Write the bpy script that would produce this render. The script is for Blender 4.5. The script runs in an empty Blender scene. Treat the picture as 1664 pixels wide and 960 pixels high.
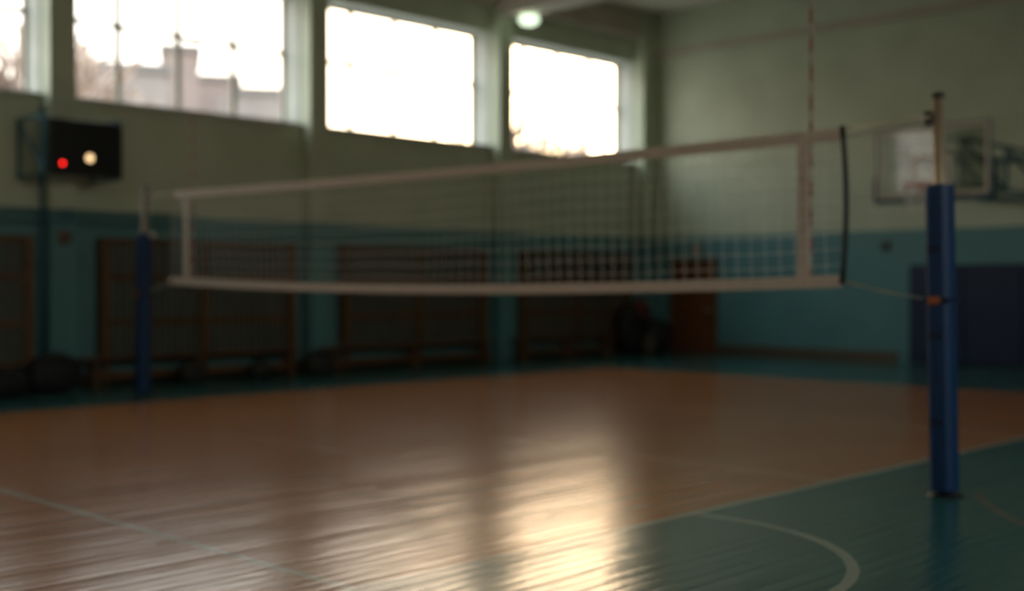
import bpy, math, random
from mathutils import Vector, Matrix
random.seed(7)
C = bpy.context.scene.collection
S = bpy.context.scene
R = math.radians

# ------------------------------------------------------------------ camera
F_PX = 1963.0
HC = 1.34
cam_d = bpy.data.cameras.new('camera'); cam = bpy.data.objects.new('camera', cam_d); C.objects.link(cam)
cam.location = (0, 0, HC)
cam.rotation_euler = (R(90 - 0.44), 0, R(44.35 - 90))
cam_d.sensor_width = 36.0
cam_d.lens = F_PX * 36.0 / 1664.0
cam_d.clip_end = 600
cam_d.dof.use_dof = True
cam_d.dof.focus_distance = 4.0
cam_d.dof.aperture_fstop = 0.95
S.camera = cam

# ------------------------------------------------------------------ world
def N(nt, t, **kw):
    n = nt.nodes.new(t)
    for k, v in kw.items():
        if k.startswith('i_'):
            key = k[2:]
            key = int(key) if key.isdigit() else key.replace('_', ' ')
            n.inputs[key].default_value = v
        else:
            setattr(n, k, v)
    return n

SKY = 0.49      # horizon radiance; an overcast sky brightens steadily to three times that overhead
SUN = Vector((0.74, 0.66, 0.17)).normalized()
w = bpy.data.worlds.new('evening_sky'); S.world = w; w.use_nodes = True
nt = w.node_tree; nt.nodes.clear()
out = N(nt, 'ShaderNodeOutputWorld'); bg = N(nt, 'ShaderNodeBackground')
tc = N(nt, 'ShaderNodeTexCoord')
dot = N(nt, 'ShaderNodeVectorMath', operation='DOT_PRODUCT'); dot.inputs[1].default_value = SUN
nt.links.new(tc.outputs['Generated'], dot.inputs[0])
mx = N(nt, 'ShaderNodeMath', operation='MAXIMUM'); mx.inputs[1].default_value = 0
nt.links.new(dot.outputs['Value'], mx.inputs[0])
pw = N(nt, 'ShaderNodeMath', operation='POWER'); pw.inputs[1].default_value = 80
nt.links.new(mx.outputs[0], pw.inputs[0])
sep = N(nt, 'ShaderNodeSeparateXYZ'); nt.links.new(tc.outputs['Generated'], sep.inputs[0])
rp = N(nt, 'ShaderNodeValToRGB')
rp.color_ramp.elements[0].position = 0.0; rp.color_ramp.elements[0].color = (1.0, 0.86, 0.72, 1)
rp.color_ramp.elements[1].position = 0.75; rp.color_ramp.elements[1].color = (0.72, 0.86, 0.98, 1)
e = rp.color_ramp.elements.new(0.22); e.color = (1.0, 0.94, 0.86, 1)
nt.links.new(sep.outputs['Z'], rp.inputs[0])
sc1 = N(nt, 'ShaderNodeVectorMath', operation='SCALE'); 
up1 = N(nt, 'ShaderNodeMath', operation='MAXIMUM'); up1.inputs[1].default_value = 0; nt.links.new(sep.outputs['Z'], up1.inputs[0])
up2 = N(nt, 'ShaderNodeMath', operation='MULTIPLY_ADD'); up2.inputs[1].default_value = SKY * 2.0; up2.inputs[2].default_value = SKY
nt.links.new(up1.outputs[0], up2.inputs[0]); nt.links.new(up2.outputs[0], sc1.inputs['Scale'])
nt.links.new(rp.outputs[0], sc1.inputs[0])
glow = N(nt, 'ShaderNodeVectorMath', operation='SCALE'); glow.inputs[0].default_value = (3.1, 1.95, 0.92)
nt.links.new(pw.outputs[0], glow.inputs['Scale'])
add = N(nt, 'ShaderNodeVectorMath', operation='ADD')
nt.links.new(sc1.outputs[0], add.inputs[0]); nt.links.new(glow.outputs[0], add.inputs[1])
nt.links.new(add.outputs[0], bg.inputs['Color']); bg.inputs['Strength'].default_value = 1.0
nt.links.new(bg.outputs[0], out.inputs[0])

S.view_settings.view_transform = 'Standard'; S.view_settings.look = 'None'
S.view_settings.gamma = 1.0; S.view_settings.use_curve_mapping = False
S.view_settings.exposure = 2.58

# hall measures -----------------------------------------------------
YP, YC, YW, YO = 15.30, 15.55, 15.95, 16.08      # pilaster face, panel face, window plane, outer face
XF, XB, YR = 19.95, -9.85, -4.5                  # end wall, back wall, right wall
ZC = 6.95
P0, PER, PW = 7.05, 4.14, 0.36                   # pilaster grid
SILL, HEAD = 3.88, 5.93
bays = []                                        # (x0, x1) openings between the pilasters
for k in range(-4, 3):
    bays.append((P0 + PW + PER * k, P0 + PER * (k + 1)))
WINX = [q for i, q in enumerate(bays) if i != 1]   # second bay walled up to keep its reflection off the backboard

# portals: help sample the daylight coming through each window opening
for (a, b) in WINX:
    ld = bpy.data.lights.new('window_daylight', 'AREA'); ld.shape = 'RECTANGLE'
    ld.size = b - a; ld.size_y = HEAD - SILL; ld.cycles.is_portal = True
    lo = bpy.data.objects.new('window_daylight', ld); C.objects.link(lo)
    lo.location = ((a + b) / 2, YO + 0.02, (SILL + HEAD) / 2)
    lo.rotation_euler = (R(-90), 0, 0)
FILL_BAYS = bays[:5]  # right wall openings, out of view, added to brighten the hall
for (a, b) in FILL_BAYS:
    ld = bpy.data.lights.new('window_daylight', 'AREA'); ld.shape = 'RECTANGLE'
    ld.size = b - a; ld.size_y = HEAD - SILL; ld.cycles.is_portal = True
    lo = bpy.data.objects.new('window_daylight', ld); C.objects.link(lo)
    lo.location = ((a + b) / 2, YR - 0.32, (SILL + HEAD) / 2)
    lo.rotation_euler = (R(90), 0, 0)

# ------------------------------------------------------------------ materials
def principled(name, col, rough=0.6, metal=0.0, noise=0.0, nscale=8.0, bump=0.0, bscale=40.0, spec=0.5, emit=None, estr=0):
    m = bpy.data.materials.new(name); m.use_nodes = True
    nt = m.node_tree; b = nt.nodes['Principled BSDF']
    b.inputs['Base Color'].default_value = (*col, 1); b.inputs['Roughness'].default_value = rough
    b.inputs['Metallic'].default_value = metal; b.inputs['Specular IOR Level'].default_value = spec
    geo = N(nt, 'ShaderNodeNewGeometry')
    if noise:
        n = N(nt, 'ShaderNodeTexNoise'); n.inputs['Scale'].default_value = nscale; n.inputs['Detail'].default_value = 5
        nt.links.new(geo.outputs['Position'], n.inputs['Vector'])
        r = N(nt, 'ShaderNodeValToRGB')
        r.color_ramp.elements[0].position = 0.3; r.color_ramp.elements[1].position = 0.7
        r.color_ramp.elements[0].color = tuple(c * (1 - noise) for c in col) + (1,)
        r.color_ramp.elements[1].color = tuple(min(1, c * (1 + noise)) for c in col) + (1,)
        nt.links.new(n.outputs['Fac'], r.inputs[0]); nt.links.new(r.outputs[0], b.inputs['Base Color'])
    if bump:
        n2 = N(nt, 'ShaderNodeTexNoise'); n2.inputs['Scale'].default_value = bscale
        nt.links.new(geo.outputs['Position'], n2.inputs['Vector'])
        bp = N(nt, 'ShaderNodeBump'); bp.inputs['Strength'].default_value = bump; bp.inputs['Distance'].default_value = 0.01
        nt.links.new(n2.outputs['Fac'], bp.inputs['Height']); nt.links.new(bp.outputs[0], b.inputs['Normal'])
    if emit:
        b.inputs['Emission Color'].default_value = (*emit, 1); b.inputs['Emission Strength'].default_value = estr
    return m

def wood(name, c1, c2, rough=0.5, axis=2):
    m = bpy.data.materials.new(name); m.use_nodes = True
    nt = m.node_tree; b = nt.nodes['Principled BSDF']; b.inputs['Roughness'].default_value = rough
    geo = N(nt, 'ShaderNodeNewGeometry'); mp = N(nt, 'ShaderNodeMapping')
    s = [18, 18, 18]; s[axis] = 1.2; mp.inputs['Scale'].default_value = s
    nt.links.new(geo.outputs['Position'], mp.inputs[0])
    n = N(nt, 'ShaderNodeTexNoise'); n.inputs['Scale'].default_value = 1.0; n.inputs['Detail'].default_value = 6
    nt.links.new(mp.outputs[0], n.inputs['Vector'])
    r = N(nt, 'ShaderNodeValToRGB'); r.color_ramp.elements[0].color = (*c1, 1); r.color_ramp.elements[1].color = (*c2, 1)
    r.color_ramp.elements[0].position = 0.35; r.color_ramp.elements[1].position = 0.65
    nt.links.new(n.outputs['Fac'], r.inputs[0]); nt.links.new(r.outputs[0], b.inputs['Base Color'])
    return m

def wall_paint():
    """oil paint: teal dado up to 2.33 m, sage above, over rough plastered masonry"""
    m = bpy.data.materials.new('two_tone_wall_paint'); m.use_nodes = True
    nt = m.node_tree; b = nt.nodes['Principled BSDF']; b.inputs['Roughness'].default_value = 0.5
    geo = N(nt, 'ShaderNodeNewGeometry'); sp = N(nt, 'ShaderNodeSeparateXYZ')
    nt.links.new(geo.outputs['Position'], sp.inputs[0])
    gt = N(nt, 'ShaderNodeMath', operation='GREATER_THAN'); gt.inputs[1].default_value = 2.33
    nt.links.new(sp.outputs['Z'], gt.inputs[0])
    n = N(nt, 'ShaderNodeTexNoise'); n.inputs['Scale'].default_value = 1.3; n.inputs['Detail'].default_value = 7
    nt.links.new(geo.outputs['Position'], n.inputs['Vector'])
    lo = N(nt, 'ShaderNodeValToRGB'); up = N(nt, 'ShaderNodeValToRGB')
    for r, a, c in ((lo, (0.085, 0.215, 0.225), (0.105, 0.26, 0.265)), (up, (0.45, 0.50, 0.36), (0.54, 0.59, 0.44))):
        r.color_ramp.elements[0].position = 0.3; r.color_ramp.elements[1].position = 0.7
        r.color_ramp.elements[0].color = (*a, 1); r.color_ramp.elements[1].color = (*c, 1)
        nt.links.new(n.outputs['Fac'], r.inputs[0])
    mix = N(nt, 'ShaderNodeMix', data_type='RGBA')
    nt.links.new(gt.outputs[0], mix.inputs[0]); nt.links.new(lo.outputs[0], mix.inputs[6]); nt.links.new(up.outputs[0], mix.inputs[7])
    nt.links.new(mix.outputs[2], b.inputs['Base Color'])
    n2 = N(nt, 'ShaderNodeTexNoise'); n2.inputs['Scale'].default_value = 30
    nt.links.new(geo.outputs['Position'], n2.inputs['Vector'])
    mp = N(nt, 'ShaderNodeMath', operation='MULTIPLY'); mp.inputs[1].default_value = 83.0
    nt.links.new(sp.outputs['Z'], mp.inputs[0])
    sn = N(nt, 'ShaderNodeMath', operation='SINE'); nt.links.new(mp.outputs[0], sn.inputs[0])
    ad = N(nt, 'ShaderNodeMath', operation='MULTIPLY_ADD'); ad.inputs[1].default_value = 0.35
    nt.links.new(sn.outputs[0], ad.inputs[0]); nt.links.new(n2.outputs['Fac'], ad.inputs[2])
    bp = N(nt, 'ShaderNodeBump'); bp.inputs['Strength'].default_value = 0.25; bp.inputs['Distance'].default_value = 0.01
    nt.links.new(ad.outputs[0], bp.inputs['Height']); nt.links.new(bp.outputs[0], b.inputs['Normal'])
    return m

SL, SRT, BLF, BLN = 12.78, 4.25, 15.35, -0.9       # court edges: left and right sidelines, far and near baselines
def floor_paint():
    m = bpy.data.materials.new('painted_court_boards'); m.use_nodes = True
    nt = m.node_tree; b = nt.nodes['Principled BSDF']
    geo = N(nt, 'ShaderNodeNewGeometry'); sp = N(nt, 'ShaderNodeSeparateXYZ')
    nt.links.new(geo.outputs['Position'], sp.inputs[0])
    X, Y = sp.outputs['X'], sp.outputs['Y']
    def mth(op, a, b_=None, c_=None):
        n = N(nt, 'ShaderNodeMath', operation=op)
        for i, v in enumerate((a, b_, c_)):
            if v is None: continue
            if isinstance(v, (int, float)): n.inputs[i].default_value = v
            else: nt.links.new(v, n.inputs[i])
        return n.outputs[0]
    def band(v, lo, hi): return mth('MULTIPLY', mth('GREATER_THAN', v, lo), mth('LESS_THAN', v, hi))
    def rect(x0, x1, y0, y1): return mth('MULTIPLY', band(X, x0, x1), band(Y, y0, y1))
    def ring(cx, cy, r, wd):
        dx = mth('SUBTRACT', X, cx); dy = mth('SUBTRACT', Y, cy)
        d = mth('SQRT', mth('ADD', mth('MULTIPLY', dx, dx), mth('MULTIPLY', dy, dy)))
        return band(d, r - wd / 2, r + wd / 2)
    court = rect(BLN, BLF, SRT, SL)
    L = 0.06
    lines = [rect(BLN, BLF, SRT - L, SRT), rect(BLN, BLF, SL, SL + 0.05), rect(BLF, BLF + 0.05, SRT, SL),
             rect(3.30, 3.36, SRT, SL), rect(10.8, 10.85, SRT, SL)]
    faint = [rect(7.47, 7.53, SRT, 7.6), rect(6.02, 6.07, 7.6, 9.7),
             mth('MULTIPLY', ring(4.58, 3.95, 1.28, 0.06), mth('LESS_THAN', Y, SRT))]
    dark = rect(7.62, 7.67, -1.0, 4.05)
    orange = mth('MULTIPLY', ring(9.4, 0.2, 3.55, 0.05), mth('LESS_THAN', Y, 3.3))
    ls = lines[0]
    for q in lines[1:]: ls = mth('MAXIMUM', ls, q)
    fs = faint[0]
    for q in faint[1:]: fs = mth('MAXIMUM', fs, q)
    ls = mth('MAXIMUM', mth('MULTIPLY', ls, 0.75), mth('MULTIPLY', fs, 0.62))
    # colour of each board varies a little, and the grain runs along it
    mp = N(nt, 'ShaderNodeMapping'); mp.inputs['Scale'].default_value = (1.1, 26, 1)
    nt.links.new(geo.outputs['Position'], mp.inputs[0])
    n = N(nt, 'ShaderNodeTexNoise'); n.inputs['Scale'].default_value = 1; n.inputs['Detail'].default_value = 5
    nt.links.new(mp.outputs[0], n.inputs['Vector'])
    n3 = N(nt, 'ShaderNodeTexNoise'); n3.inputs['Scale'].default_value = 0.9; n3.inputs['Detail'].default_value = 6
    nt.links.new(geo.outputs['Position'], n3.inputs['Vector'])
    fac = mth('MULTIPLY_ADD', n3.outputs['Fac'], 0.5, mth('MULTIPLY', n.outputs['Fac'], 0.5))
    def ramp(a, c):
        r = N(nt, 'ShaderNodeValToRGB'); r.color_ramp.elements[0].position = 0.35; r.color_ramp.elements[1].position = 0.65
        r.color_ramp.elements[0].color = (*a, 1); r.color_ramp.elements[1].color = (*c, 1)
        nt.links.new(fac, r.inputs[0]); return r.outputs[0]
    brown = ramp((0.36, 0.125, 0.032), (0.46, 0.17, 0.048)); teal = ramp((0.017, 0.085, 0.080), (0.027, 0.11, 0.103))
    def mixc(f, a, c):
        x = N(nt, 'ShaderNodeMix', data_type='RGBA'); nt.links.new(f, x.inputs[0])
        for i, v in ((6, a), (7, c)):
            if isinstance(v, tuple): x.inputs[i].default_value = (*v, 1)
            else: nt.links.new(v, x.inputs[i])
        return x.outputs[2]
    col = mixc(court, teal, brown)
    col = mixc(mth('MULTIPLY', dark, 0.8), col, (0.03, 0.035, 0.03))
    col = mixc(mth('MULTIPLY', orange, 0.35), col, (0.4, 0.14, 0.05))
    col = mixc(ls, col, (0.42, 0.40, 0.30))
    nt.links.new(col, b.inputs['Base Color'])
    b.inputs['Roughness'].default_value = 0.21
    b.inputs['Specular IOR Level'].default_value = 1.0
    mp2 = N(nt, 'ShaderNodeMapping'); mp2.inputs['Scale'].default_value = (2.2, 9, 1)
    nt.links.new(geo.outputs['Position'], mp2.inputs[0])
    n2 = N(nt, 'ShaderNodeTexNoise'); n2.inputs['Scale'].default_value = 1.0; n2.inputs['Detail'].default_value = 3
    nt.links.new(mp2.outputs[0], n2.inputs['Vector'])
    bp = N(nt, 'ShaderNodeBump'); bp.inputs['Strength'].default_value = 0.30; bp.inputs['Distance'].default_value = 0.01
    nt.links.new(n2.outputs['Fac'], bp.inputs['Height']); nt.links.new(bp.outputs[0], b.inputs['Normal'])
    return m

def glass(name, tint=(0.97, 0.98, 0.97), rough=0.02, ior=1.5):
    """thin sheet glass: clear straight through, Fresnel reflection on top"""
    m = bpy.data.materials.new(name); m.use_nodes = True
    nt = m.node_tree; nt.nodes.clear()
    o = N(nt, 'ShaderNodeOutputMaterial'); mix = N(nt, 'ShaderNodeMixShader'); fr = N(nt, 'ShaderNodeFresnel'); fr.inputs[0].default_value = ior
    t = N(nt, 'ShaderNodeBsdfTransparent'); t.inputs[0].default_value = (*tint, 1)
    g = N(nt, 'ShaderNodeBsdfGlossy'); g.inputs['Roughness'].default_value = rough
    geo = N(nt, 'ShaderNodeNewGeometry'); inv = N(nt, 'ShaderNodeMath', operation='SUBTRACT'); inv.inputs[0].default_value = 1.0
    nt.links.new(geo.outputs['Backfacing'], inv.inputs[1])
    ml = N(nt, 'ShaderNodeMath', operation='MULTIPLY'); nt.links.new(inv.outputs[0], ml.inputs[0]); nt.links.new(fr.outputs[0], ml.inputs[1])
    nt.links.new(ml.outputs[0], mix.inputs[0]); nt.links.new(t.outputs[0], mix.inputs[1]); nt.links.new(g.outputs[0], mix.inputs[2])
    nt.links.new(mix.outputs[0], o.inputs[0])
    return m

M = {
 'wall': wall_paint(), 'floor': floor_paint(),
 'ceiling': principled('ceiling_whitewash', (0.68, 0.64, 0.54), 0.8, noise=0.08, nscale=1.5, bump=0.2),
 'beam': principled('beam_paint', (0.48, 0.42, 0.34), 0.7, noise=0.1, nscale=2, bump=0.2),
 'reveal': principled('window_reveal_plaster', (0.52, 0.53, 0.48), 0.7, noise=0.08, nscale=3, bump=0.2),
 'frame': principled('window_frame_paint', (0.34, 0.30, 0.24), 0.5, noise=0.1),
 'glass': glass('window_glass'),
 'slat': wood('slat_wood', (0.095, 0.050, 0.018), (0.15, 0.082, 0.030)),
 'bench': wood('bench_wood', (0.10, 0.048, 0.02), (0.15, 0.075, 0.03), axis=0),
 'door': wood('door_wood', (0.115, 0.038, 0.012), (0.17, 0.06, 0.018)),
 'base': wood('baseboard_wood', (0.085, 0.06, 0.038), (0.12, 0.085, 0.05), axis=1),
 'pad': principled('blue_vinyl', (0.002, 0.032, 0.105), 0.5, noise=0.1, nscale=5, bump=0.15, bscale=12),
 'mat': principled('navy_vinyl', (0.002, 0.014, 0.05), 0.55, noise=0.1, nscale=4, bump=0.15, bscale=10),
 'shaded_steel': principled('shaded_brown_steel', (0.30, 0.23, 0.16), 0.5, 0.3),  # darker copy of the pole steel, its shade put into the colour
 'steel': principled('brushed_steel', (0.92, 0.76, 0.56), 0.45, 1.0, noise=0.08, nscale=30),
 'darksteel': principled('dark_steel', (0.06, 0.06, 0.055), 0.4, 0.6),
 'teal_metal': principled('teal_painted_metal', (0.05, 0.15, 0.18), 0.45, 0.0, noise=0.1),
 'black': principled('black_plastic', (0.010, 0.011, 0.011), 0.45, noise=0.2, nscale=20),
 'screen': principled('dark_display', (0.006, 0.007, 0.007), 0.3),
 'redled': principled('red_lamp_lens', (0.5, 0.01, 0.01), 0.3, emit=(1.0, 0.015, 0.012), estr=1.3),
 'creamled': principled('cream_lamp_lens', (0.6, 0.5, 0.35), 0.3, emit=(1.0, 0.66, 0.33), estr=0.36),
 'lampglass': principled('milk_glass', (0.8, 0.85, 0.75), 0.3, emit=(0.80, 1.0, 0.72), estr=0.3),
 'tape': principled('white_canvas_band', (0.60, 0.49, 0.39), 0.75, noise=0.08, nscale=25, bump=0.3, bscale=200),
 'cord': principled('white_net_cord', (0.8, 0.8, 0.74), 0.8),
 'rope': principled('pale_rope', (0.42, 0.38, 0.30), 0.8, bump=0.4, bscale=300),
 'blacktape': principled('black_end_sleeve', (0.012, 0.014, 0.013), 0.6),
 'red': principled('red_fibreglass', (0.30, 0.09, 0.06), 0.5), 'white': principled('white_fibreglass', (0.42, 0.36, 0.28), 0.5),
 'orange': principled('orange_enamel', (0.62, 0.13, 0.03), 0.4), 'strap': principled('rust_orange_strap', (0.38, 0.10, 0.03), 0.6),
 'boardglass': glass('backboard_acrylic', (0.72, 0.76, 0.72), 0.06, 1.9),
 'boardwhite': principled('backboard_white_lines', (0.62, 0.52, 0.44), 0.5),
 'bag': principled('black_bag_fabric', (0.008, 0.009, 0.009), 0.7, noise=0.3, nscale=30, bump=0.4),
 'bag2': principled('charcoal_bag_fabric', (0.022, 0.021, 0.018), 0.7, noise=0.3, nscale=30, bump=0.4),
 'maroon': principled('maroon_cloth', (0.11, 0.025, 0.018), 0.8, noise=0.3, bump=0.4),
 'greycloth': principled('grey_brown_cloth', (0.085, 0.07, 0.05), 0.8, noise=0.2, bump=0.4),
 'beige': principled('beige_plastic', (0.30, 0.22, 0.13), 0.5), 'brownplate': principled('brown_bakelite', (0.14, 0.09, 0.05), 0.5),
 'ext': principled('pinkish_render', (0.20, 0.155, 0.14), 0.85, noise=0.08, nscale=0.4),
 'ext2': principled('grey_render', (0.19, 0.165, 0.155), 0.85, noise=0.08, nscale=0.4),
 'extwin': principled('far_window_glass', (0.175, 0.15, 0.14), 0.2), 'roof': principled('roof_felt', (0.13, 0.12, 0.115), 0.9),
 'bark': principled('bark', (0.30, 0.22, 0.18), 0.9, noise=0.3), 'ground': principled('yard_ground', (0.28, 0.26, 0.22), 0.9, noise=0.2, nscale=0.5),
}

# ------------------------------------------------------------------ mesh helpers
class MB:
    def __init__(s): s.v = []; s.f = []; s.smooth = set()
    def box(s, x0, x1, y0, y1, z0, z1):
        n = len(s.v)
        s.v += [(x0,y0,z0),(x1,y0,z0),(x1,y1,z0),(x0,y1,z0),(x0,y0,z1),(x1,y0,z1),(x1,y1,z1),(x0,y1,z1)]
        s.f += [tuple(n+i for i in q) for q in ((0,3,2,1),(4,5,6,7),(0,1,5,4),(1,2,6,5),(2,3,7,6),(3,0,4,7))]
        return s
    def bar(s, a, b, w, h=None, up=(0,0,1)):
        """rectangular bar between two points"""
        h = h or w; a = Vector(a); b = Vector(b); d = (b - a).normalized(); u = Vector(up)
        if abs(d.dot(u)) > 0.98: u = Vector((1,0,0))
        r = d.cross(u).normalized(); u = r.cross(d).normalized(); n = len(s.v)
        for p in (a, b):
            for sx, sy in ((-1,-1),(1,-1),(1,1),(-1,1)):
                s.v.append(tuple(p + r*sx*w/2 + u*sy*h/2))
        s.f += [tuple(n+i for i in q) for q in ((0,1,2,3),(7,6,5,4),(0,4,5,1),(1,5,6,2),(2,6,7,3),(3,7,4,0))]
        return s
    def tube(s, pts, r, seg=8, caps=True):
        pts = [Vector(p) for p in pts]; rs = r if isinstance(r, (list, tuple)) else [r]*len(pts)
        rings = []; prev = None
        for i, p in enumerate(pts):
            d = (pts[min(i+1, len(pts)-1)] - pts[max(i-1, 0)]).normalized()
            if prev is None:
                u = Vector((0,0,1)) if abs(d.z) < 0.9 else Vector((1,0,0))
                prev = d.cross(u).normalized()
            r1 = (prev - d*prev.dot(d)).normalized(); r2 = d.cross(r1); prev = r1
            n = len(s.v); rings.append(n)
            for k in range(seg):
                a = 2*math.pi*k/seg
                s.v.append(tuple(p + (r1*math.cos(a) + r2*math.sin(a))*rs[i]))
        for a, b in zip(rings, rings[1:]):
            for k in range(seg):
                s.smooth.add(len(s.f)); s.f.append((a+k, a+(k+1)%seg, b+(k+1)%seg, b+k))
        if caps:
            s.f.append(tuple(rings[0]+k for k in range(seg))[::-1]); s.f.append(tuple(rings[-1]+k for k in range(seg)))
        return s
    def lathe(s, prof, c=(0,0,0), seg=20, smooth=True):
        n0 = len(s.v)
        for r, z in prof:
            for k in range(seg):
                a = 2*math.pi*k/seg; s.v.append((c[0]+r*math.cos(a), c[1]+r*math.sin(a), c[2]+z))
        for i in range(len(prof)-1):
            for k in range(seg):
                if smooth: s.smooth.add(len(s.f))
                a = n0+i*seg; s.f.append((a+k, a+(k+1)%seg, a+seg+(k+1)%seg, a+seg+k))
        s.f.append(tuple(n0+k for k in range(seg))[::-1]); s.f.append(tuple(n0+(len(prof)-1)*seg+k for k in range(seg)))
        return s
    def blob(s, c, r, e=2.6, nu=20, nv=12, wob=0.0, seed=0):
        """rounded soft body (superellipsoid) for bags"""
        rnd = random.Random(seed); ph = [rnd.uniform(0, 6.28) for _ in range(4)]; n0 = len(s.v)
        sg = lambda q: math.copysign(abs(q)**(2/e), q)
        for i in range(nv+1):
            t = -math.pi/2 + math.pi*i/nv
            for k in range(nu):
                a = 2*math.pi*k/nu
                m = 1 + wob*(math.sin(3*a+ph[0])*math.cos(2*t+ph[1]) + 0.6*math.sin(5*a+ph[2]+4*t))
                ct = sg(math.cos(t)) if abs(math.cos(t)) > 1e-6 else 0
                s.v.append((c[0]+r[0]*m*ct*sg(math.cos(a)), c[1]+r[1]*m*ct*sg(math.sin(a)), c[2]+r[2]*(1+wob*0.5*math.sin(2*a+ph[3]))*sg(math.sin(t))))
        for i in range(nv):
            for k in range(nu):
                s.smooth.add(len(s.f)); a = n0+i*nu
                s.f.append((a+k, a+(k+1)%nu, a+nu+(k+1)%nu, a+nu+k))
        return s
    def build(s, name, mat, parent=None, bevel=0.0):
        me = bpy.data.meshes.new(name); me.from_pydata(s.v, [], s.f)
        for i in s.smooth:
            me.polygons[i].use_smooth = True
        me.validate(); me.materials.append(mat)
        o = bpy.data.objects.new(name, me); C.objects.link(o)
        if parent: o.parent = parent
        if bevel:
            md = o.modifiers.new('bevel', 'BEVEL'); md.width = bevel; md.segments = 2; md.limit_method = 'ANGLE'
        return o

def tag(o, label, cat, group=None, kind=None):
    if label: o['label'] = label
    if cat: o['category'] = cat
    if group: o['group'] = group
    if kind: o['kind'] = kind
    return o
def thing(name, label, cat, loc=(0,0,0), group=None, rot=(0,0,0)):
    o = bpy.data.objects.new(name, None); C.objects.link(o); o.location = loc; o.rotation_euler = rot
    o.empty_display_size = 0.1
    return tag(o, label, cat, group)
def struct(o): o['kind'] = 'structure'; return o
def sempty(name, loc=(0,0,0)):
    o = bpy.data.objects.new(name, None); C.objects.link(o); o.location = loc; return struct(o)
def clone(o, name=None, parent=None):
    c = o.copy(); C.objects.link(c)
    if parent: c.parent = parent
    return c

# ------------------------------------------------------------------ the floor
fl = struct(MB().box(XB-0.2, XF+0.2, YR-0.2, YO, -0.25, -0.024).build('floor', M['floor']))
BW = 0.105
def board_geo(mb, x0, x1, y0, tilt, dz, wd=BW-0.003):
    """one strip with a slightly crowned top"""
    zt_ = lambda u, z: z + dz + tilt*(u-0.5)*wd
    prof = [(0, -0.0008), (0.07, -0.0004), (0.3, -0.0001), (0.7, -0.0001), (0.93, -0.0004), (1, -0.0008)]
    n = len(mb.v); k = len(prof)
    for x in (x0, x1):
        for u, z in prof: mb.v.append((x, y0 + u*wd, zt_(u, z)))
    for i in range(k-1):                       # top: own vertices, so its shading stays level
        mb.f.append((n+i, n+k+i, n+k+i+1, n+i+1))
    n = len(mb.v); za = zt_(0, -0.0008); zb_ = zt_(1, -0.0008)
    for x in (x0, x1): mb.v += [(x, y0, -0.022), (x, y0, za), (x, y0+wd, zb_), (x, y0+wd, -0.022)]
    mb.f += [(n, n+4, n+5, n+1), (n+2, n+6, n+7, n+3), (n, n+1, n+2, n+3), (n+7, n+6, n+5, n+4)]
rowsets = []
y = YR + 0.01
while y < YC - 0.12:
    x = XB + 0.01 - random.uniform(0, 3)
    while x < XF:
        L_ = random.choice((2.4, 3.0, 3.6, 4.2))
        a, b = max(x, XB + 0.01), min(x + L_ - 0.003, XF - 0.03)
        if b - a > 0.2: rowsets.append((a, b, y))
        x += L_
    y += BW
def seen(a, b, y):
    best = None
    for q in (a, (a+b)/2, b):
        d = 0.715*q + 0.699*y; r = 0.699*q - 0.715*y
        if d > 4.6 and abs(r/d) < 0.44:
            best = d if best is None else min(best, d)
    return best
vis = sorted([(seen(*t), t) for t in rowsets if seen(*t) is not None])
near = [t for d, t in vis[:296]]; nearset = set(near)
variants = {}
for (a, b, y0) in near:
    key = (round(b - a, 2), random.randrange(3))
    if key not in variants:
        mb = MB(); board_geo(mb, 0, key[0], 0, random.uniform(-0.022, 0.022), random.uniform(-0.0002, 0.0))
        variants[key] = mb.build('floorboard', M['floor'], fl); o = variants[key]
    else:
        o = clone(variants[key])
    o.location = (a, y0, 0)
mb = MB()
for t in rowsets:
    if t not in nearset: board_geo(mb, t[0], t[1], t[2], random.uniform(-0.022, 0.022), random.uniform(-0.0002, 0))
o = mb.build('distant_floorboards', M['floor'], fl); o['kind'] = 'stuff'

# ------------------------------------------------------------------ the shell
wl = MB()
for (a, b) in bays:
    wl.box(a, b, YC, YO, -0.2, SILL - 0.05)            # parapet panel under each window
    wl.box(a, b, YC, YO, HEAD, ZC)                     # lintel above
    if (a, b) not in WINX: wl.box(a, b, YC, YO, SILL - 0.05, HEAD)
wall_left = struct(wl.build('wall_left', M['wall']))
struct(wall_left)
for k in range(-4, 4):
    xa = P0 + PER * k
    p = MB().box(xa, xa + PW, YP, YO, -0.2, ZC).build('pilaster', M['wall'], wall_left)
MB().box(XB, P0 - 4*PER, YC, YO, -0.2, ZC).build('wall_end', M['wall'], wall_left)
MB().box(P0 + 3*PER + PW, XF + 0.2, YP, YO, -0.2, ZC).build('wall_end', M['wall'], wall_left)
MB().box(XB, XF, YP + 0.02, YC, 6.40, ZC).build('edge_beam', M['beam'], wall_left)
wf = struct(MB().box(XF, XF + 0.3, YR, YO, -0.2, ZC).build('wall_far', M['wall']))
struct(MB().box(XB - 0.3, XB, YR, YO, -0.2, ZC).build('wall_back', M['wall']))
wr = MB(); xp = XB
for (a, b) in FILL_BAYS:
    wr.box(xp, a, YR - 0.3, YR, -0.2, ZC); wr.box(a, b, YR - 0.3, YR, -0.2, SILL - 0.05); wr.box(a, b, YR - 0.3, YR, HEAD, ZC); xp = b
wr.box(xp, XF, YR - 0.3, YR, -0.2, ZC)
struct(wr.build('wall_right', M['wall']))
ce = struct(MB().box(XB - 0.3, XF + 0.3, YR - 0.3, YO, ZC, ZC + 0.3).build('ceiling', M['ceiling']))
for k in range(-3, 3):
    xa = P0 + PER * k
    MB().box(xa - 0.02, xa + PW + 0.02, YR, YP, 6.17, ZC).build('ceiling_beam', M['beam'], ce)
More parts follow.
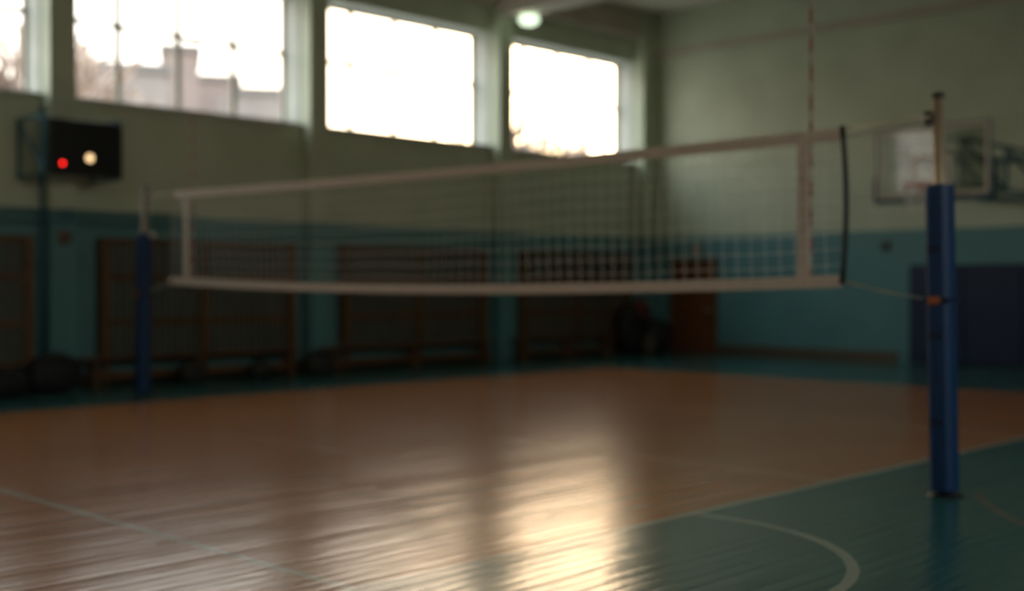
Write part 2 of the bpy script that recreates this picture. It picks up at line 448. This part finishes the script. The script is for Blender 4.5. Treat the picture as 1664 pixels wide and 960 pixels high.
struct(MB().box(XF - 0.07, XF, YR, YP, 6.03, 6.16).build('trim_1', M['beam']))
struct(MB().box(XF - 0.03, XF, 10.0, 13.87, 0, 0.19).build('baseboard_far', M['base'], bevel=0.006))
bl = MB()
for (a, b) in bays[3:]: bl.box(a, b, YC - 0.03, YC, 0, 0.16)
struct(bl.build('baseboard_left', M['base']))

# windows
cols = 4
def window(idx, a, b):
    w_ = sempty('window_%d' % idx, ((a+b)/2, YW, SILL)); ox, oy, oz = w_.location
    H = HEAD - SILL; W = b - a; tr = 1.13
    f = MB(); t = 0.055
    f.box(-W/2, W/2, 0, 0.07, 0, t).box(-W/2, W/2, 0, 0.07, H - t, H).box(-W/2, -W/2 + t, 0, 0.07, t, H - t).box(W/2 - t, W/2, 0, 0.07, t, H - t)
    f.build('window_frame', M['frame'], w_)
    for i in range(1, cols):
        x = -W/2 + W*i/cols
        MB().box(x - 0.04, x + 0.04, 0.005, 0.06, t, H - t).build('mullion', M['frame'], w_)
    MB().box(-W/2 + t, W/2 - t, 0.0, 0.06, tr - 0.035, tr + 0.035).build('transom', M['frame'], w_)
    for i in range(cols):
        x0 = -W/2 + W*i/cols + 0.042; x1 = -W/2 + W*(i+1)/cols - 0.042
        for z0, z1 in ((t, tr - 0.036), (tr + 0.036, H - t)):
            MB().box(x0, x1, 0.03, 0.034, z0, z1).build('pane', M['glass'], w_)
    MB().box(-W/2, W/2, YC - YW - 0.06, YO - YW, -0.05, 0).build('sill', M['reveal'], w_, bevel=0.008)
    MB().box(W/2 - 0.015, W/2, YC - YW + 0.002, 0, 0, H).build('reveal', M['reveal'], w_)
    MB().box(-W/2, -W/2 + 0.015, YC - YW + 0.002, 0, 0, H).build('reveal', M['reveal'], w_)
    MB().box(-W/2 + 0.015, W/2 - 0.015, YC - YW + 0.002, 0, H - 0.015, H).build('soffit', M['reveal'], w_)
for i, (a, b) in enumerate(WINX): window(i + 1, a, b)

for i, (a, b) in enumerate(FILL_BAYS):                     # unseen windows added behind the camera's right shoulder as fill light
    w_ = sempty('window_%d' % (len(WINX) + 1 + i), ((a+b)/2, YR - 0.22, SILL)); W = b - a; H = HEAD - SILL; t_ = 0.055
    MB().box(-W/2, W/2, 0, 0.07, 0, t_).box(-W/2, W/2, 0, 0.07, H - t_, H).box(-W/2, -W/2 + t_, 0, 0.07, t_, H - t_).box(W/2 - t_, W/2, 0, 0.07, t_, H - t_).build('window_frame', M['frame'], w_)
    MB().box(-W/2, W/2, -0.07, 0.25, -0.05, 0).build('sill', M['reveal'], w_, bevel=0.008)
    MB().box(-W/2 + t_, W/2 - t_, 0, 0.06, 1.105, 1.155).build('transom', M['frame'], w_)
    for c in range(1, cols):
        x = -W/2 + W*c/cols; MB().box(x - 0.024, x + 0.024, 0.005, 0.06, t_, H - t_).build('mullion', M['frame'], w_)
    for c in range(cols):
        for z0, z1 in ((t_, 1.104), (1.156, H - t_)):
            MB().box(-W/2 + W*c/cols + 0.026, -W/2 + W*(c+1)/cols - 0.026, 0.03, 0.034, z0, z1).build('pane', M['glass'], w_)

# the door in the end wall
dr = sempty('door_1', (XF, 14.38, 0))
DW, DH = 0.98, 1.83
fr = MB(); fr.box(-0.05, 0, -DW/2 - 0.06, -DW/2, 0, DH).box(-0.05, 0, DW/2, DW/2 + 0.06, 0, DH).box(-0.05, 0, -DW/2 - 0.06, DW/2 + 0.06, DH, DH + 0.06)
fr.build('door_frame', M['door'], dr, bevel=0.004)
lf = MB().box(-0.035, 0, -DW/2 + 0.004, DW/2 - 0.004, 0.008, DH - 0.004).build('door_leaf', M['door'], dr)
for z0, z1 in ((0.15, 0.8), (0.92, 1.7)):
    for y0, y1 in ((-0.4, -0.04), (0.04, 0.4)):
        MB().box(-0.047, -0.035, y0, y1, z0, z1).build('door_panel', M['door'], lf, bevel=0.008)
MB().tube([(-0.035, -0.43, 0.88), (-0.085, -0.43, 0.88), (-0.09, -0.32, 0.88)], 0.011).build('door_handle', M['steel'], lf)
tag(MB().box(XF - 0.02, XF, 14.22, 14.42, 1.98, 2.16).build('notice_plate', M['beige'], bevel=0.004), 'small beige plate on the wall above the brown door', 'sign')

# ------------------------------------------------------------------ radiator screens
def screen(a, b, label):
    t = thing('radiator_screen', label, 'radiator screen', (a, YC, 0), 'slatted radiator screens under the windows')
    W = b - a; z0, z1 = 0.30, 2.0; D = -0.20
    for x in (0, W/2 - 0.04, W - 0.1):
        MB().box(x, x + (0.1 if x != W/2 - 0.04 else 0.07), D, D + 0.045, 0, z1).build('post', M['slat'], t, bevel=0.004)
    for z in (z0, 0.82, 1.43, z1 - 0.08):
        MB().box(0.1, W - 0.1, D + 0.012, D + 0.034, z, z + 0.07).build('rail', M['slat'], t)
    MB().box(0, 0.03, D + 0.045, -0.001, z0, z1).build('side_board', M['slat'], t)
    MB().box(W - 0.03, W, D + 0.045, -0.001, z0, z1).build('side_board', M['slat'], t)
    n = int((W - 0.2) / 0.098); first = None
    for i in range(n):
        x = 0.1 + (W - 0.2) * (i + 0.5) / n
        if first is None:
            first = MB().box(-0.021, 0.021, D - 0.008, D + 0.011, z0 - 0.02, z1).build('slat', M['slat'], t); o = first
        else: o = clone(first)
        o.location.x = x
screen(3.55, 6.86, 'dark slatted wooden screen cut off by the left edge of the photo')
screen(7.80, 10.97, 'slatted wooden screen behind the far volleyball post')
screen(11.90, 15.10, 'slatted wooden screen under the middle of the net, between two teal pillars')
screen(16.05, 19.15, 'slatted wooden screen nearest the brown door in the corner')

# gym benches along the screens
def bench(x0, x1, y, label, h=0.40):
    t = thing('gym_bench', label, 'bench', ((x0+x1)/2, y, 0), 'low wooden benches along the window wall'); W = x1 - x0
    MB().box(-W/2, W/2, -0.13, 0.13, h - 0.035, h).build('seat', M['bench'], t, bevel=0.008)
    MB().box(-W/2 + 0.15, W/2 - 0.15, -0.025, 0.025, 0.10, 0.20).build('lower_beam', M['bench'], t, bevel=0.006)
    for x in (-W/2 + 0.2, 0, W/2 - 0.2):
        l = MB(); l.box(x - 0.03, x + 0.03, -0.11, 0.11, 0.04, h - 0.035).box(x - 0.035, x + 0.035, -0.15, 0.15, 0, 0.04)
        l.build('leg', M['bench'], t, bevel=0.004)
bench(7.35, 10.85, 15.13, 'low wooden bench in front of the screen behind the far post')
bench(11.30, 14.95, 15.13, 'low wooden bench in front of the middle screen')
bench(15.55, 18.35, 15.13, 'low wooden bench ending beside the bags in the corner')
bench(3.70, 6.30, 15.13, 'low wooden bench at the left edge of the photo')

# bags
def duffel(name, label, c, r, mat, seed, strap=True, rot=0, cat='bag'):
    t = thing(name, label, cat, (c[0], c[1], c[2]), None, (0, 0, R(rot)))
    MB().blob((0, 0, r[2]), r, 3.2, wob=0.03, seed=seed).build('body', M[mat], t)
    if strap:
        for s in (-1, 1):
            pts = [(-r[0]*0.35, s*r[1]*0.85, r[2]*1.5), (-r[0]*0.25, s*r[1]*0.5, r[2]*2.12), (r[0]*0.25, s*r[1]*0.5, r[2]*2.12), (r[0]*0.35, s*r[1]*0.85, r[2]*1.5)]
            MB().tube(pts, 0.012, 6).build('handle', M[mat], t)
        MB().bar((-r[0]*0.7, 0, r[2]*2.0), (r[0]*0.7, 0, r[2]*2.0), 0.02, 0.008).build('zip', M['darksteel'], t)
    return t
duffel('duffel_bag', 'bulky black sports bag on the floor beside the leftmost slatted screen', (6.85, 14.78, 0), (0.34, 0.18, 0.235), 'bag', 3)
duffel('equipment_bag', 'long black equipment bag lying on the floor at the left edge', (5.95, 14.60, 0), (0.52, 0.2, 0.16), 'bag', 5)
duffel('gym_bag', 'dark gym bag by the end of the first bench, left of the teal pillar', (10.98, 14.80, 0), (0.26, 0.15, 0.18), 'bag2', 8)
duffel('gym_bag', 'dark gym bag on the floor in front of the bench, right of the far post', (8.85, 14.83, 0), (0.2, 0.13, 0.15), 'bag2', 9)
duffel('gym_bag', 'small dark bag on the floor before the first bench, between two other bags', (9.95, 14.83, 0), (0.16, 0.12, 0.13), 'bag2', 10)
# heap in the corner
bp = thing('backpack', 'tall black backpack standing in the corner beside the bench', 'backpack', (18.72, 15.02, 0), None, (0, R(-4), R(-10)))
MB().blob((0, 0, 0.46), (0.27, 0.19, 0.46), 3.0, wob=0.03, seed=21).build('body', M['bag'], bp)
MB().blob((-0.03, -0.17, 0.26), (0.19, 0.09, 0.2), 3.0, wob=0.03, seed=22).build('front_pocket', M['bag'], bp)
MB().tube([(-0.08, 0.05, 0.9), (-0.05, 0.04, 1.0), (0.05, 0.04, 1.0), (0.08, 0.05, 0.9)], 0.014, 6).build('handle', M['bag'], bp)
duffel('duffel_bag', 'rounded black duffel bag nearest the brown door', (19.42, 14.92, 0), (0.30, 0.24, 0.33), 'bag', 24, rot=-25)
jk = MB().blob((0, 0, 0), (0.17, 0.16, 0.2), 2.2, wob=0.1, seed=31)
jk.blob((0.1, -0.06, -0.12), (0.1, 0.1, 0.15), 2.2, wob=0.1, seed=32)
j = jk.build('jacket', M['maroon']); j.location = (19.14, 15.10, 0.90); tag(j, 'crumpled maroon jacket on top of the bags in the corner', 'jacket')
g = MB().blob((0, 0, 0.18), (0.14, 0.12, 0.2), 2.0, wob=0.08, seed=33).tube([(0, 0, 0.34), (0.01, 0, 0.42)], [0.03, 0.05], 8).build('drawstring_sack', M['greycloth'])
g.location = (18.80, 14.62, 0); tag(g, 'grey-brown drawstring sack in front of the black backpack', 'sack')

# ------------------------------------------------------------------ pipes and small wall fittings
t = thing('heating_pipe', 'teal pipe running up beside the left pillar under the scoreboard', 'pipe', (7.01, 15.44, 0))
MB().tube([(0, 0, 0.02), (0, 0, 3.7)], 0.024, 10).build('riser', M['teal_metal'], t)
for z in (0.6, 1.6, 2.75): MB().box(-0.035, 0.035, -0.02, 0.11, z, z + 0.03).build('clamp', M['teal_metal'], t)
t = thing('wall_conduit', 'pair of thin teal pipes running level above the leftmost screen', 'pipe', (5.0, YP - 0.04, 2.3))
for dz in (-0.10, 0.03):
    MB().tube([(-2.0, 0, dz), (4.2, 0, dz)], 0.016, 8).build('pipe', M['teal_metal'], t)
for x in (-1.9, 2.2, 2.3): MB().box(x - 0.015, x + 0.015, -0.02, 0.04, -0.13, 0.06).build('clamp', M['teal_metal'], t)
def disc(label, name, loc, r, axis, mat, th=0.03):
    mb = MB().lathe([(r*0.95, 0), (r, th*0.3), (r*0.9, th), (r*0.3, th*1.1)], seg=20)
    o = mb.build(name, mat); o.location = loc
    o.rotation_euler = (R(90), 0, 0) if axis == 'y' else (0, R(-90), 0)
    return tag(o, label, 'wall fitting')
disc('round brown junction cover on the teal pillar at left', 'junction_cover', (7.24, YP, 1.98), 0.10, 'y', M['brownplate'])
disc('round dark plate on the teal end wall below the basketball board', 'wall_plate', (XF, 10.25, 2.06), 0.09, 'x', M['darksteel'])

# lamp under the beam
lt = thing('ceiling_lamp', 'lit round milk-glass lamp hanging under the ceiling beam', 'lamp', (P0 + 2*PER + 0.18, 14.74, 6.17))
MB().lathe([(0.07, -0.03), (0.075, 0.0)], seg=20).build('mount', M['darksteel'], lt)
MB().lathe([(0.03, -0.22), (0.12, -0.20), (0.175, -0.145), (0.18, -0.11), (0.14, -0.05), (0.07, -0.03)], seg=24).build('lamp_shade', M['lampglass'], lt)

# ------------------------------------------------------------------ scoreboard on its brackets
for k, (x, lab) in enumerate(((6.74, 'teal truss bracket holding the left side of the black scoreboard'), (7.74, 'teal truss bracket hidden behind the right side of the scoreboard'))):
    yw = YC if x < 7 else YC
    t = thing('wall_bracket', lab, 'bracket', (x, yw, 2.75))
    L = -(yw - 14.78); H = 0.74; s = 0.045
    MB().bar((0, L, 0), (0, L, H), s).build('upright', M['teal_metal'], t)
    MB().bar((0, -s/2, -0.02), (0, -s/2, H + 0.02), s).build('upright', M['teal_metal'], t)
    MB().bar((0, 0, H), (0, L, H), s).build('arm', M['teal_metal'], t)
    MB().bar((0, 0, 0), (0, L, 0), s).build('arm', M['teal_metal'], t)
    MB().bar((0, -0.03, H - 0.02), (0, L, 0.02), s * 0.8).build('brace', M['teal_metal'], t)
sb = thing('scoreboard', 'black electronic scoreboard with a red and a cream light', 'scoreboard', (7.24, 14.66, 2.74))
MB().box(-0.49, 0.49, 0, 0.10, 0, 0.71).build('casing', M['black'], sb, bevel=0.008)
MB().box(-0.455, 0.455, -0.006, 0.0, 0.04, 0.67).build('screen', M['screen'], sb)
o = MB().lathe([(0.020, 0), (0.018, 0.008), (0.008, 0.012)], seg=14).build('red_light', M['redled'], sb); o.location = (-0.325, -0.006, 0.145); o.rotation_euler = (R(90), 0, 0); o['label'] = 'glowing red light'
o = MB().lathe([(0.047, 0), (0.044, 0.012), (0.02, 0.02)], seg=18).build('cream_light', M['creamled'], sb); o.location = (0.035, -0.006, 0.235); o.rotation_euler = (R(90), 0, 0); o['label'] = 'larger glowing cream light'

# ------------------------------------------------------------------ basketball board
XBD = 16.7
bb = thing('basketball_backboard', 'clear basketball backboard with blue edge pads on a wall truss', 'backboard', (XBD, 7.86, 2.60))
W2, BH = 0.865, 1.07
MB().box(0.0, 0.014, -W2 + 0.02, W2 - 0.02, 0.02, BH - 0.02).build('board', M['boardglass'], bb)
def rim_rect(x0, x1, y0, y1, z0, z1, t):
    return MB().box(x0, x1, y0, y1, z0, z0 + t).box(x0, x1, y0, y1, z1 - t, z1).box(x0, x1, y0, y0 + t, z0 + t, z1 - t).box(x0, x1, y1 - t, y1, z0 + t, z1 - t)
rim_rect(-0.004, 0.03, -W2, W2, 0, BH, 0.022).build('frame', M['teal_metal'], bb)
rim_rect(-0.003, 0.0, -W2 + 0.03, W2 - 0.03, 0.05, BH - 0.03, 0.05).build('border_line', M['boardwhite'], bb)
rim_rect(-0.003, 0.0, -0.29, 0.29, 0.20, 0.62, 0.05).build('target_line', M['boardwhite'], bb)
MB().box(-0.02, 0.045, -W2 - 0.025, W2 + 0.025, -0.045, 0.0).build('edge_pad', M['pad'], bb, bevel=0.01)
for s in (-1, 1):
    MB().box(-0.02, 0.045, s*W2 - (0.03 if s < 0 else 0.0), s*W2 + (0.03 if s > 0 else 0), 0.0, 0.36).build('edge_pad', M['pad'], bb, bevel=0.01)
# truss to the wall
LT = XF - XBD
for s in (-1, 1):
    y_ = s*0.42
    MB().bar((0.05, y_, 0.16), (0.05, y_, 0.86), 0.05).build('truss_upright', M['teal_metal'], bb)
    MB().bar((0.05, y_, 0.84), (LT, y_, 0.84), 0.05).build('truss_arm', M['teal_metal'], bb)
    MB().bar((0.05, y_, 0.18), (LT, y_, 0.18), 0.05).build('truss_arm', M['teal_metal'], bb)
    for i in range(2):
        a = 0.05 + (LT-0.1)*i/2; b_ = 0.05 + (LT-0.1)*(i+1)/2
        MB().bar((a, y_, 0.84), (b_, y_, 0.18), 0.04).build('truss_brace', M['teal_metal'], bb)
        MB().bar((b_, y_, 0.84), (b_, y_, 0.18), 0.045).build('truss_upright', M['teal_metal'], bb)
for z in (0.84, 0.18, 0.5):
    MB().bar((0.05, -0.6, z), (0.05, 0.6, z), 0.05).build('crossbar', M['teal_metal'], bb)
MB().bar((LT - 0.03, -0.7, 0.84), (LT - 0.03, 0.7, 0.84), 0.06).build('wall_plate', M['teal_metal'], bb)
MB().bar((LT - 0.03, -0.7, 0.18), (LT - 0.03, 0.7, 0.18), 0.06).build('wall_plate', M['teal_metal'], bb)
RR = 0.225; cx = -0.15 - RR
pts = [(cx + RR*math.cos(2*math.pi*k/28), RR*math.sin(2*math.pi*k/28), 0.17) for k in range(29)]
rm = MB().tube(pts, 0.014, 8)
rm.bar((-0.15, -0.06, 0.17), (0, -0.06, 0.15), 0.02).bar((-0.15, 0.06, 0.17), (0, 0.06, 0.15), 0.02).box(-0.02, 0, -0.1, 0.1, 0.06, 0.22)
rm.bar((-0.2, -0.13, 0.165), (0, -0.05, 0.08), 0.02).bar((-0.2, 0.13, 0.165), (0, 0.05, 0.08), 0.02)
rm.build('hoop', M['orange'], bb)
bn = MB(); NC = 12
for k in range(NC):
    for sgn in (-1, 1):
        p = []
        for i in range(7):
            u = i/6; r = RR*(1 - 0.42*u); a = 2*math.pi*(k + sgn*u*1.5)/NC
            p.append((cx + r*math.cos(a), r*math.sin(a), 0.165 - 0.40*u))
        bn.tube(p, 0.005, 4, False)
bn.build('hoop_net', M['cord'], bb)['kind'] = 'stuff'

# ------------------------------------------------------------------ wall mats
for k, lab in enumerate(('navy padded wall mat left of the volleyball post, on the end wall', 'navy padded wall mat directly right of the volleyball post', 'navy padded wall mat cut by the right edge of the photo')):
    y1 = 9.76 - 0.98*k
    t = thing('wall_mat', lab, 'wall mat', (XF, y1 - 0.49, 0), 'navy wall mats')
    MB().box(-0.09, 0, -0.486, 0.486, 0.02, 1.71).build('pad', M['mat'], t, bevel=0.025)
    MB().box(-0.097, -0.09, -0.47, 0.47, 0.0, 0.02).box(-0.02, 0, -0.47, 0.47, 0.0, 0.02).build('foot_strip', M['black'], t)

# ------------------------------------------------------------------ volleyball posts
XN = 7.43
def post(loc, lean, sgn, label, metal):
    """sgn: +1 when the net leaves towards +y"""
    t = thing('volleyball_post', label, 'volleyball post', loc, 'volleyball posts', (R(-lean*sgn), 0, 0))
    MB().tube([(0, 0, 0.0), (0, 0, 2.55)], 0.036, 20).build('pole', M[metal], t)
    MB().lathe([(0.036, 0), (0.042, 0.003), (0.04, 0.03), (0.02, 0.04)], (0, 0, 2.545), 16).build('cap', M['darksteel'], t)
    MB().lathe([(0.115, 0.0), (0.115, 0.006), (0.05, 0.015)], seg=24).build('base_plate', M['black'], t)
    # eight-sided foam pad with a slit facing the net
    hw = 0.078; ch = 0.03; n = []
    out_ = [(hw, -hw+ch), (hw, hw-ch), (hw-ch, hw), (-hw+ch, hw), (-hw, hw-ch), (-hw, -hw+ch), (-hw+ch, -hw), (hw-ch, -hw)]
    mb = MB()
    for z, s in ((0.03, 0.97), (0.05, 1.0), (1.965, 1.0), (1.99, 0.94)):
        mb.v += [(x*s, y*s, z) for x, y in out_]
    for i in range(3):
        for k in range(8): mb.f.append((i*8+k, i*8+(k+1) % 8, i*8+8+(k+1) % 8, i*8+8+k))
    mb.f.append(tuple(range(8))[::-1]); mb.f.append(tuple(24+k for k in range(8)))
    pd = mb.build('pad', M['pad'], t, bevel=0.008)
    MB().box(-hw - 0.004, -hw + 0.003, 0.022, 0.045, 0.06, 1.94).build('seam', M['pad'], pd)
    for z in (0.45, 1.0, 1.55): MB().box(-hw - 0.006, -hw + 0.004, -0.04, 0.05, z, z + 0.05).build('closure', M['mat'], pd)
    MB().box(-0.03, 0.03, sgn*0.036 if sgn > 0 else -0.09, 0.09 if sgn > 0 else -0.036, 2.38, 2.47).build('pulley_block', M['darksteel'], t, bevel=0.01)
    w_ = MB().tube([(-0.02, sgn*0.075, 2.42), (0.02, sgn*0.075, 2.42)], 0.03, 14); w_.build('pulley', M['steel'], t)
    MB().box(-0.083, 0.083, -0.083, 0.083, 1.238, 1.266).build('strap', M['mat'], t, bevel=0.004)
    MB().box(-0.097, -0.083, -0.03, 0.05, 1.225, 1.275).build('buckle', M['strap'], t, bevel=0.004)
    return t
post((7.46, 3.42, 0), 1.1, -1 * -1, 'near volleyball post at right, bright steel pole in a blue pad', 'steel')
post((7.42, 13.58, 0), 1.3, -1, 'far volleyball post at left, shaded brown pole in a blue pad', 'shaded_steel')

# ------------------------------------------------------------------ the net
Y0, Y1 = 4.13, 12.87
def zt(y): u = (y - Y0)/(Y1 - Y0); return 2.395 + 0.05*u + 0.025*(4*(u-0.5)**2 - 1) + 0.02      # top edge
def zb(y): u = (y - Y0)/(Y1 - Y0); return 1.375 + 0.03*u + 0.075*(4*(u-0.5)**2 - 1)            # bottom edge
def xs(y, v): return 0.012*math.sin(2.1*y + 3*v) + 0.03*math.sin(math.pi*v)*math.sin(0.9*y)
vn = thing('volleyball_net', 'long white-edged volleyball net stretched between the two posts', 'net', (XN, 0, 0))
def ribbon(y0, y1, zc, h, th=0.006, n=40):
    mb = MB()
    for i in range(n):
        a = y0 + (y1-y0)*i/n; b = y0 + (y1-y0)*(i+1)/n; k = len(mb.v)
        for yy in (a, b):
            for xx, zz in ((-th, -h/2), (th, -h/2), (th, h/2), (-th, h/2)): mb.v.append((xx, yy, zc(yy) + zz))
        mb.f += [tuple(k+q for q in f) for f in ((0, 1, 5, 4), (1, 2, 6, 5), (2, 3, 7, 6), (3, 0, 4, 7))]
        if i == 0: mb.f.append((k+3, k+2, k+1, k))
        if i == n-1: mb.f.append((k+4, k+5, k+6, k+7))
    return mb
ribbon(Y0, Y1, lambda y: zt(y) - 0.0425, 0.085).build('top_band', M['tape'], vn)
ribbon(Y0, Y1, lambda y: zb(y), 0.085).build('bottom_band', M['tape'], vn)
nm = MB(); NV = 74; NH = 9
for i in range(1, NV):
    y_ = Y0 + (Y1-Y0)*i/NV
    nm.tube([(xs(y_, v), y_, zb(y_) + (zt(y_) - 0.085 - zb(y_))*v) for v in (0, .25, .5, .75, 1)], 0.0021, 4, False)
for j_ in range(1, NH):
    v = j_/NH
    nm.tube([(xs(y_, v), y_, zb(y_) + (zt(y_) - 0.085 - zb(y_))*v + 0.006*math.sin(5*y_)) for y_ in [Y0 + (Y1-Y0)*i/60 for i in range(61)]], 0.0021, 4, False)
nm.build('netting', M['cord'], vn)['kind'] = 'stuff'
for y_ in (4.43, 12.58):
    MB().box(-0.012, 0.012, y_ - 0.04, y_ + 0.04, zb(y_) - 0.0425, zt(y_)).build('side_band', M['tape'], vn)
def bow(y_, dy): return [(0, y_ + dy*math.sin(math.pi*k/8), zb(y_) - 0.02 + (zt(y_) - zb(y_) + 0.03)*k/8) for k in range(9)]
o = MB().tube(bow(Y0, -0.03), 0.019, 8).build('end_sleeve', M['blacktape'], vn); o['label'] = 'black end sleeve'
MB().tube(bow(Y1, 0.01), 0.006, 8).build('end_cord', M['rope'], vn)
for (yn, yp) in ((Y0, 3.42 + 0.085), (Y1, 13.58 - 0.085)):
    MB().tube([(0, yn, zt(yn) - 0.01), (0, yp, 2.43)], 0.0045, 6).build('top_cable', M['steel'], vn)
    MB().tube([(0, yn, zt(yn) - 0.07), (0, (yn+yp)/2, 2.375), (0, yp, 2.41)], 0.004, 6).build('rope', M['rope'], vn)
    MB().tube([(0, yn, (zt(yn)+zb(yn))/2 + 0.05), (0, (yn+yp)/2, 1.93), (0, yp, 1.93)], 0.003, 6).build('rope', M['rope'], vn)
    MB().tube([(0, yn, zb(yn) + 0.005), (0, (yn+yp)/2, 1.30 if yn == Y0 else 1.37), (0, yp, 1.255)], 0.0055, 6).build('rope', M['rope'], vn)
    MB().tube([(0, yn, zb(yn) - 0.01), (0, yp, 1.25)], 0.004, 6).build('rope', M['rope'], vn)
MB().tube([(0, Y1, zt(Y1) - 0.09), (0, 13.5, 2.30)], 0.005, 6).build('rope', M['rope'], vn)
MB().blob((0, 13.36, 1.96), (0.03, 0.05, 0.035), 2).build('rope_coil', M['tape'], vn)
MB().blob((0, Y1 + 0.02, 1.40), (0.03, 0.05, 0.05), 2).build('rope_knot', M['tape'], vn)

def antenna(y_, label, lean=0):
    t = thing('net_antenna', label, 'antenna', (XN + 0.05, y_, zb(y_)), 'net antennas')
    n = 20
    for k in range(n):
        z = k*0.1 + (0.02 if k == 0 else 0)
        MB().tube([(0, 0, z), (0, 0, k*0.1 + 0.1)], 0.012, 8).build('segment', M['red'] if k % 2 == 0 else M['white'], t)
antenna(4.40, 'red and white striped antenna rising above the near end of the net')
antenna(12.53, 'red and white striped antenna above the far end of the net, left')

# ------------------------------------------------------------------ outside
gr = struct(MB().box(-60, 220, YO + 0.3, 220, -1.3, -1.0).box(-60, 60, -120, YR - 0.6, -1.3, -1.0).build('ground', M['ground']))
def block(x0, x1, y0, y1, h, W, rot, mat, label, steps=()):
    t = thing('apartment_building', label, 'building', ((x0+x1)/2, (y0+y1)/2, -1.0), 'buildings beyond the windows', (0, 0, rot))
    D = 7
    MB().box(-W/2, W/2, -D/2, D/2, 0, h).build('wall', mat, t)
    MB().box(-W/2 - .2, W/2 + .2, -D/2 - .2, D/2 + .2, h, h + 0.5).build('roof', M['roof'], t)
    for (a, b, hh) in steps:
        MB().box(a, b, -D/4, D/4, h + 0.5, h + 0.5 + hh).build('roof_house', mat, t)
    first = None
    for r in range(int(h // 3)):
        for c in range(int(W // 3.2)):
            if first is None: first = MB().box(-0.65, 0.65, -D/2 - 0.05, -D/2 + 0.02, 0, 1.4).build('window', M['extwin'], t); o = first
            else: o = clone(first)
            o.location = (-W/2 + 2 + c*3.2, 0, 1.2 + r*3)
# directions through the second visible window
def at(px, Yv):
    t = (px - 832)/F_PX; d = Yv/(0.699 - 0.715*t); return (0.715 + 0.699*t)*d, d
def zat(py, d): return HC + (465 - py)/F_PX*d
def blk(pa, pb, d, py, mat, label, steps=()):
    """a block square to the street, d metres away, spanning two sight lines"""
    r = ((pa + pb)/2 - 832)/F_PX*d; x, y = 0.699*r + 0.715*d, -0.715*r + 0.699*d
    block(x, x, y, y, zat(py, d - 4.5) + 1.0 - 0.5, (pb - pa)/F_PX*d, R(-45.65) - math.atan(r/d), mat, label, steps)
blk(90, 265, 78, 95, M['ext2'], 'low pinkish-grey block seen through the second window, behind bare branches')
blk(266, 322, 90, 68, M['ext'], 'tallest pinkish tower block seen through the second window')
blk(323, 388, 101, 118, M['ext'], 'stepped block right of the tower, through the second window')
blk(389, 500, 90, 139, M['ext2'], 'lowest long block at the right of the second window')
def tree(x, y, h, seed, label, depth=7):
    t = thing('bare_tree', label, 'tree', (x, y, -1.0), 'bare trees outside')
    rnd = random.Random(seed); tr = MB(); br = MB()
    def grow(p, d, L, r, lev):
        q = p + d*L
        mid = (p + q)/2 + Vector((rnd.uniform(-1, 1), rnd.uniform(-1, 1), 0))*L*0.06
        (tr if lev == 0 else br).tube([p, mid, q], [r, r*0.85, r*0.7], 6 if lev < 2 else 4, False)
        if lev >= depth: return
        for k in range(3 if lev < 4 else 2):
            nd = (d + Vector((rnd.uniform(-1, 1), rnd.uniform(-1, 1), rnd.uniform(-0.25, 0.6)))*0.75).normalized()
            grow(q if k else mid + (q-mid)*0.6, nd, L*rnd.uniform(0.62, 0.82), r*0.74, lev+1)
    grow(Vector((0, 0, 0)), Vector((0, 0, 1)), h*0.28, h*0.04, 0)
    tr.build('trunk', M['bark'], t); br.build('branches', M['bark'], t)['kind'] = 'stuff'
for px, Yv, h, sd, lab in ((165, 32, 9.5, 1, 'bare tree seen through the left half of the second window'),
                           (20, 38, 11, 2, 'bare tree seen through the leftmost window'),
                           (725, 36, 10.0, 3, 'bare tree seen through the right half of the third window'),
                           (765, 44, 9.0, 11, 'bare tree seen at the right edge of the third window'),
                           (840, 52, 10.5, 12, 'bare tree seen at the left edge of the window nearest the corner'),
                           (650, 44, 9.5, 6, 'bare tree seen through the middle of the third window'),
                           (870, 40, 11.0, 4, 'bare tree seen through the left half of the window nearest the corner'),
                           (975, 46, 10.5, 5, 'bare tree seen through the right half of the window nearest the corner')):
    x_, d_ = at(px, Yv); tree(x_, Yv, h, sd, lab)
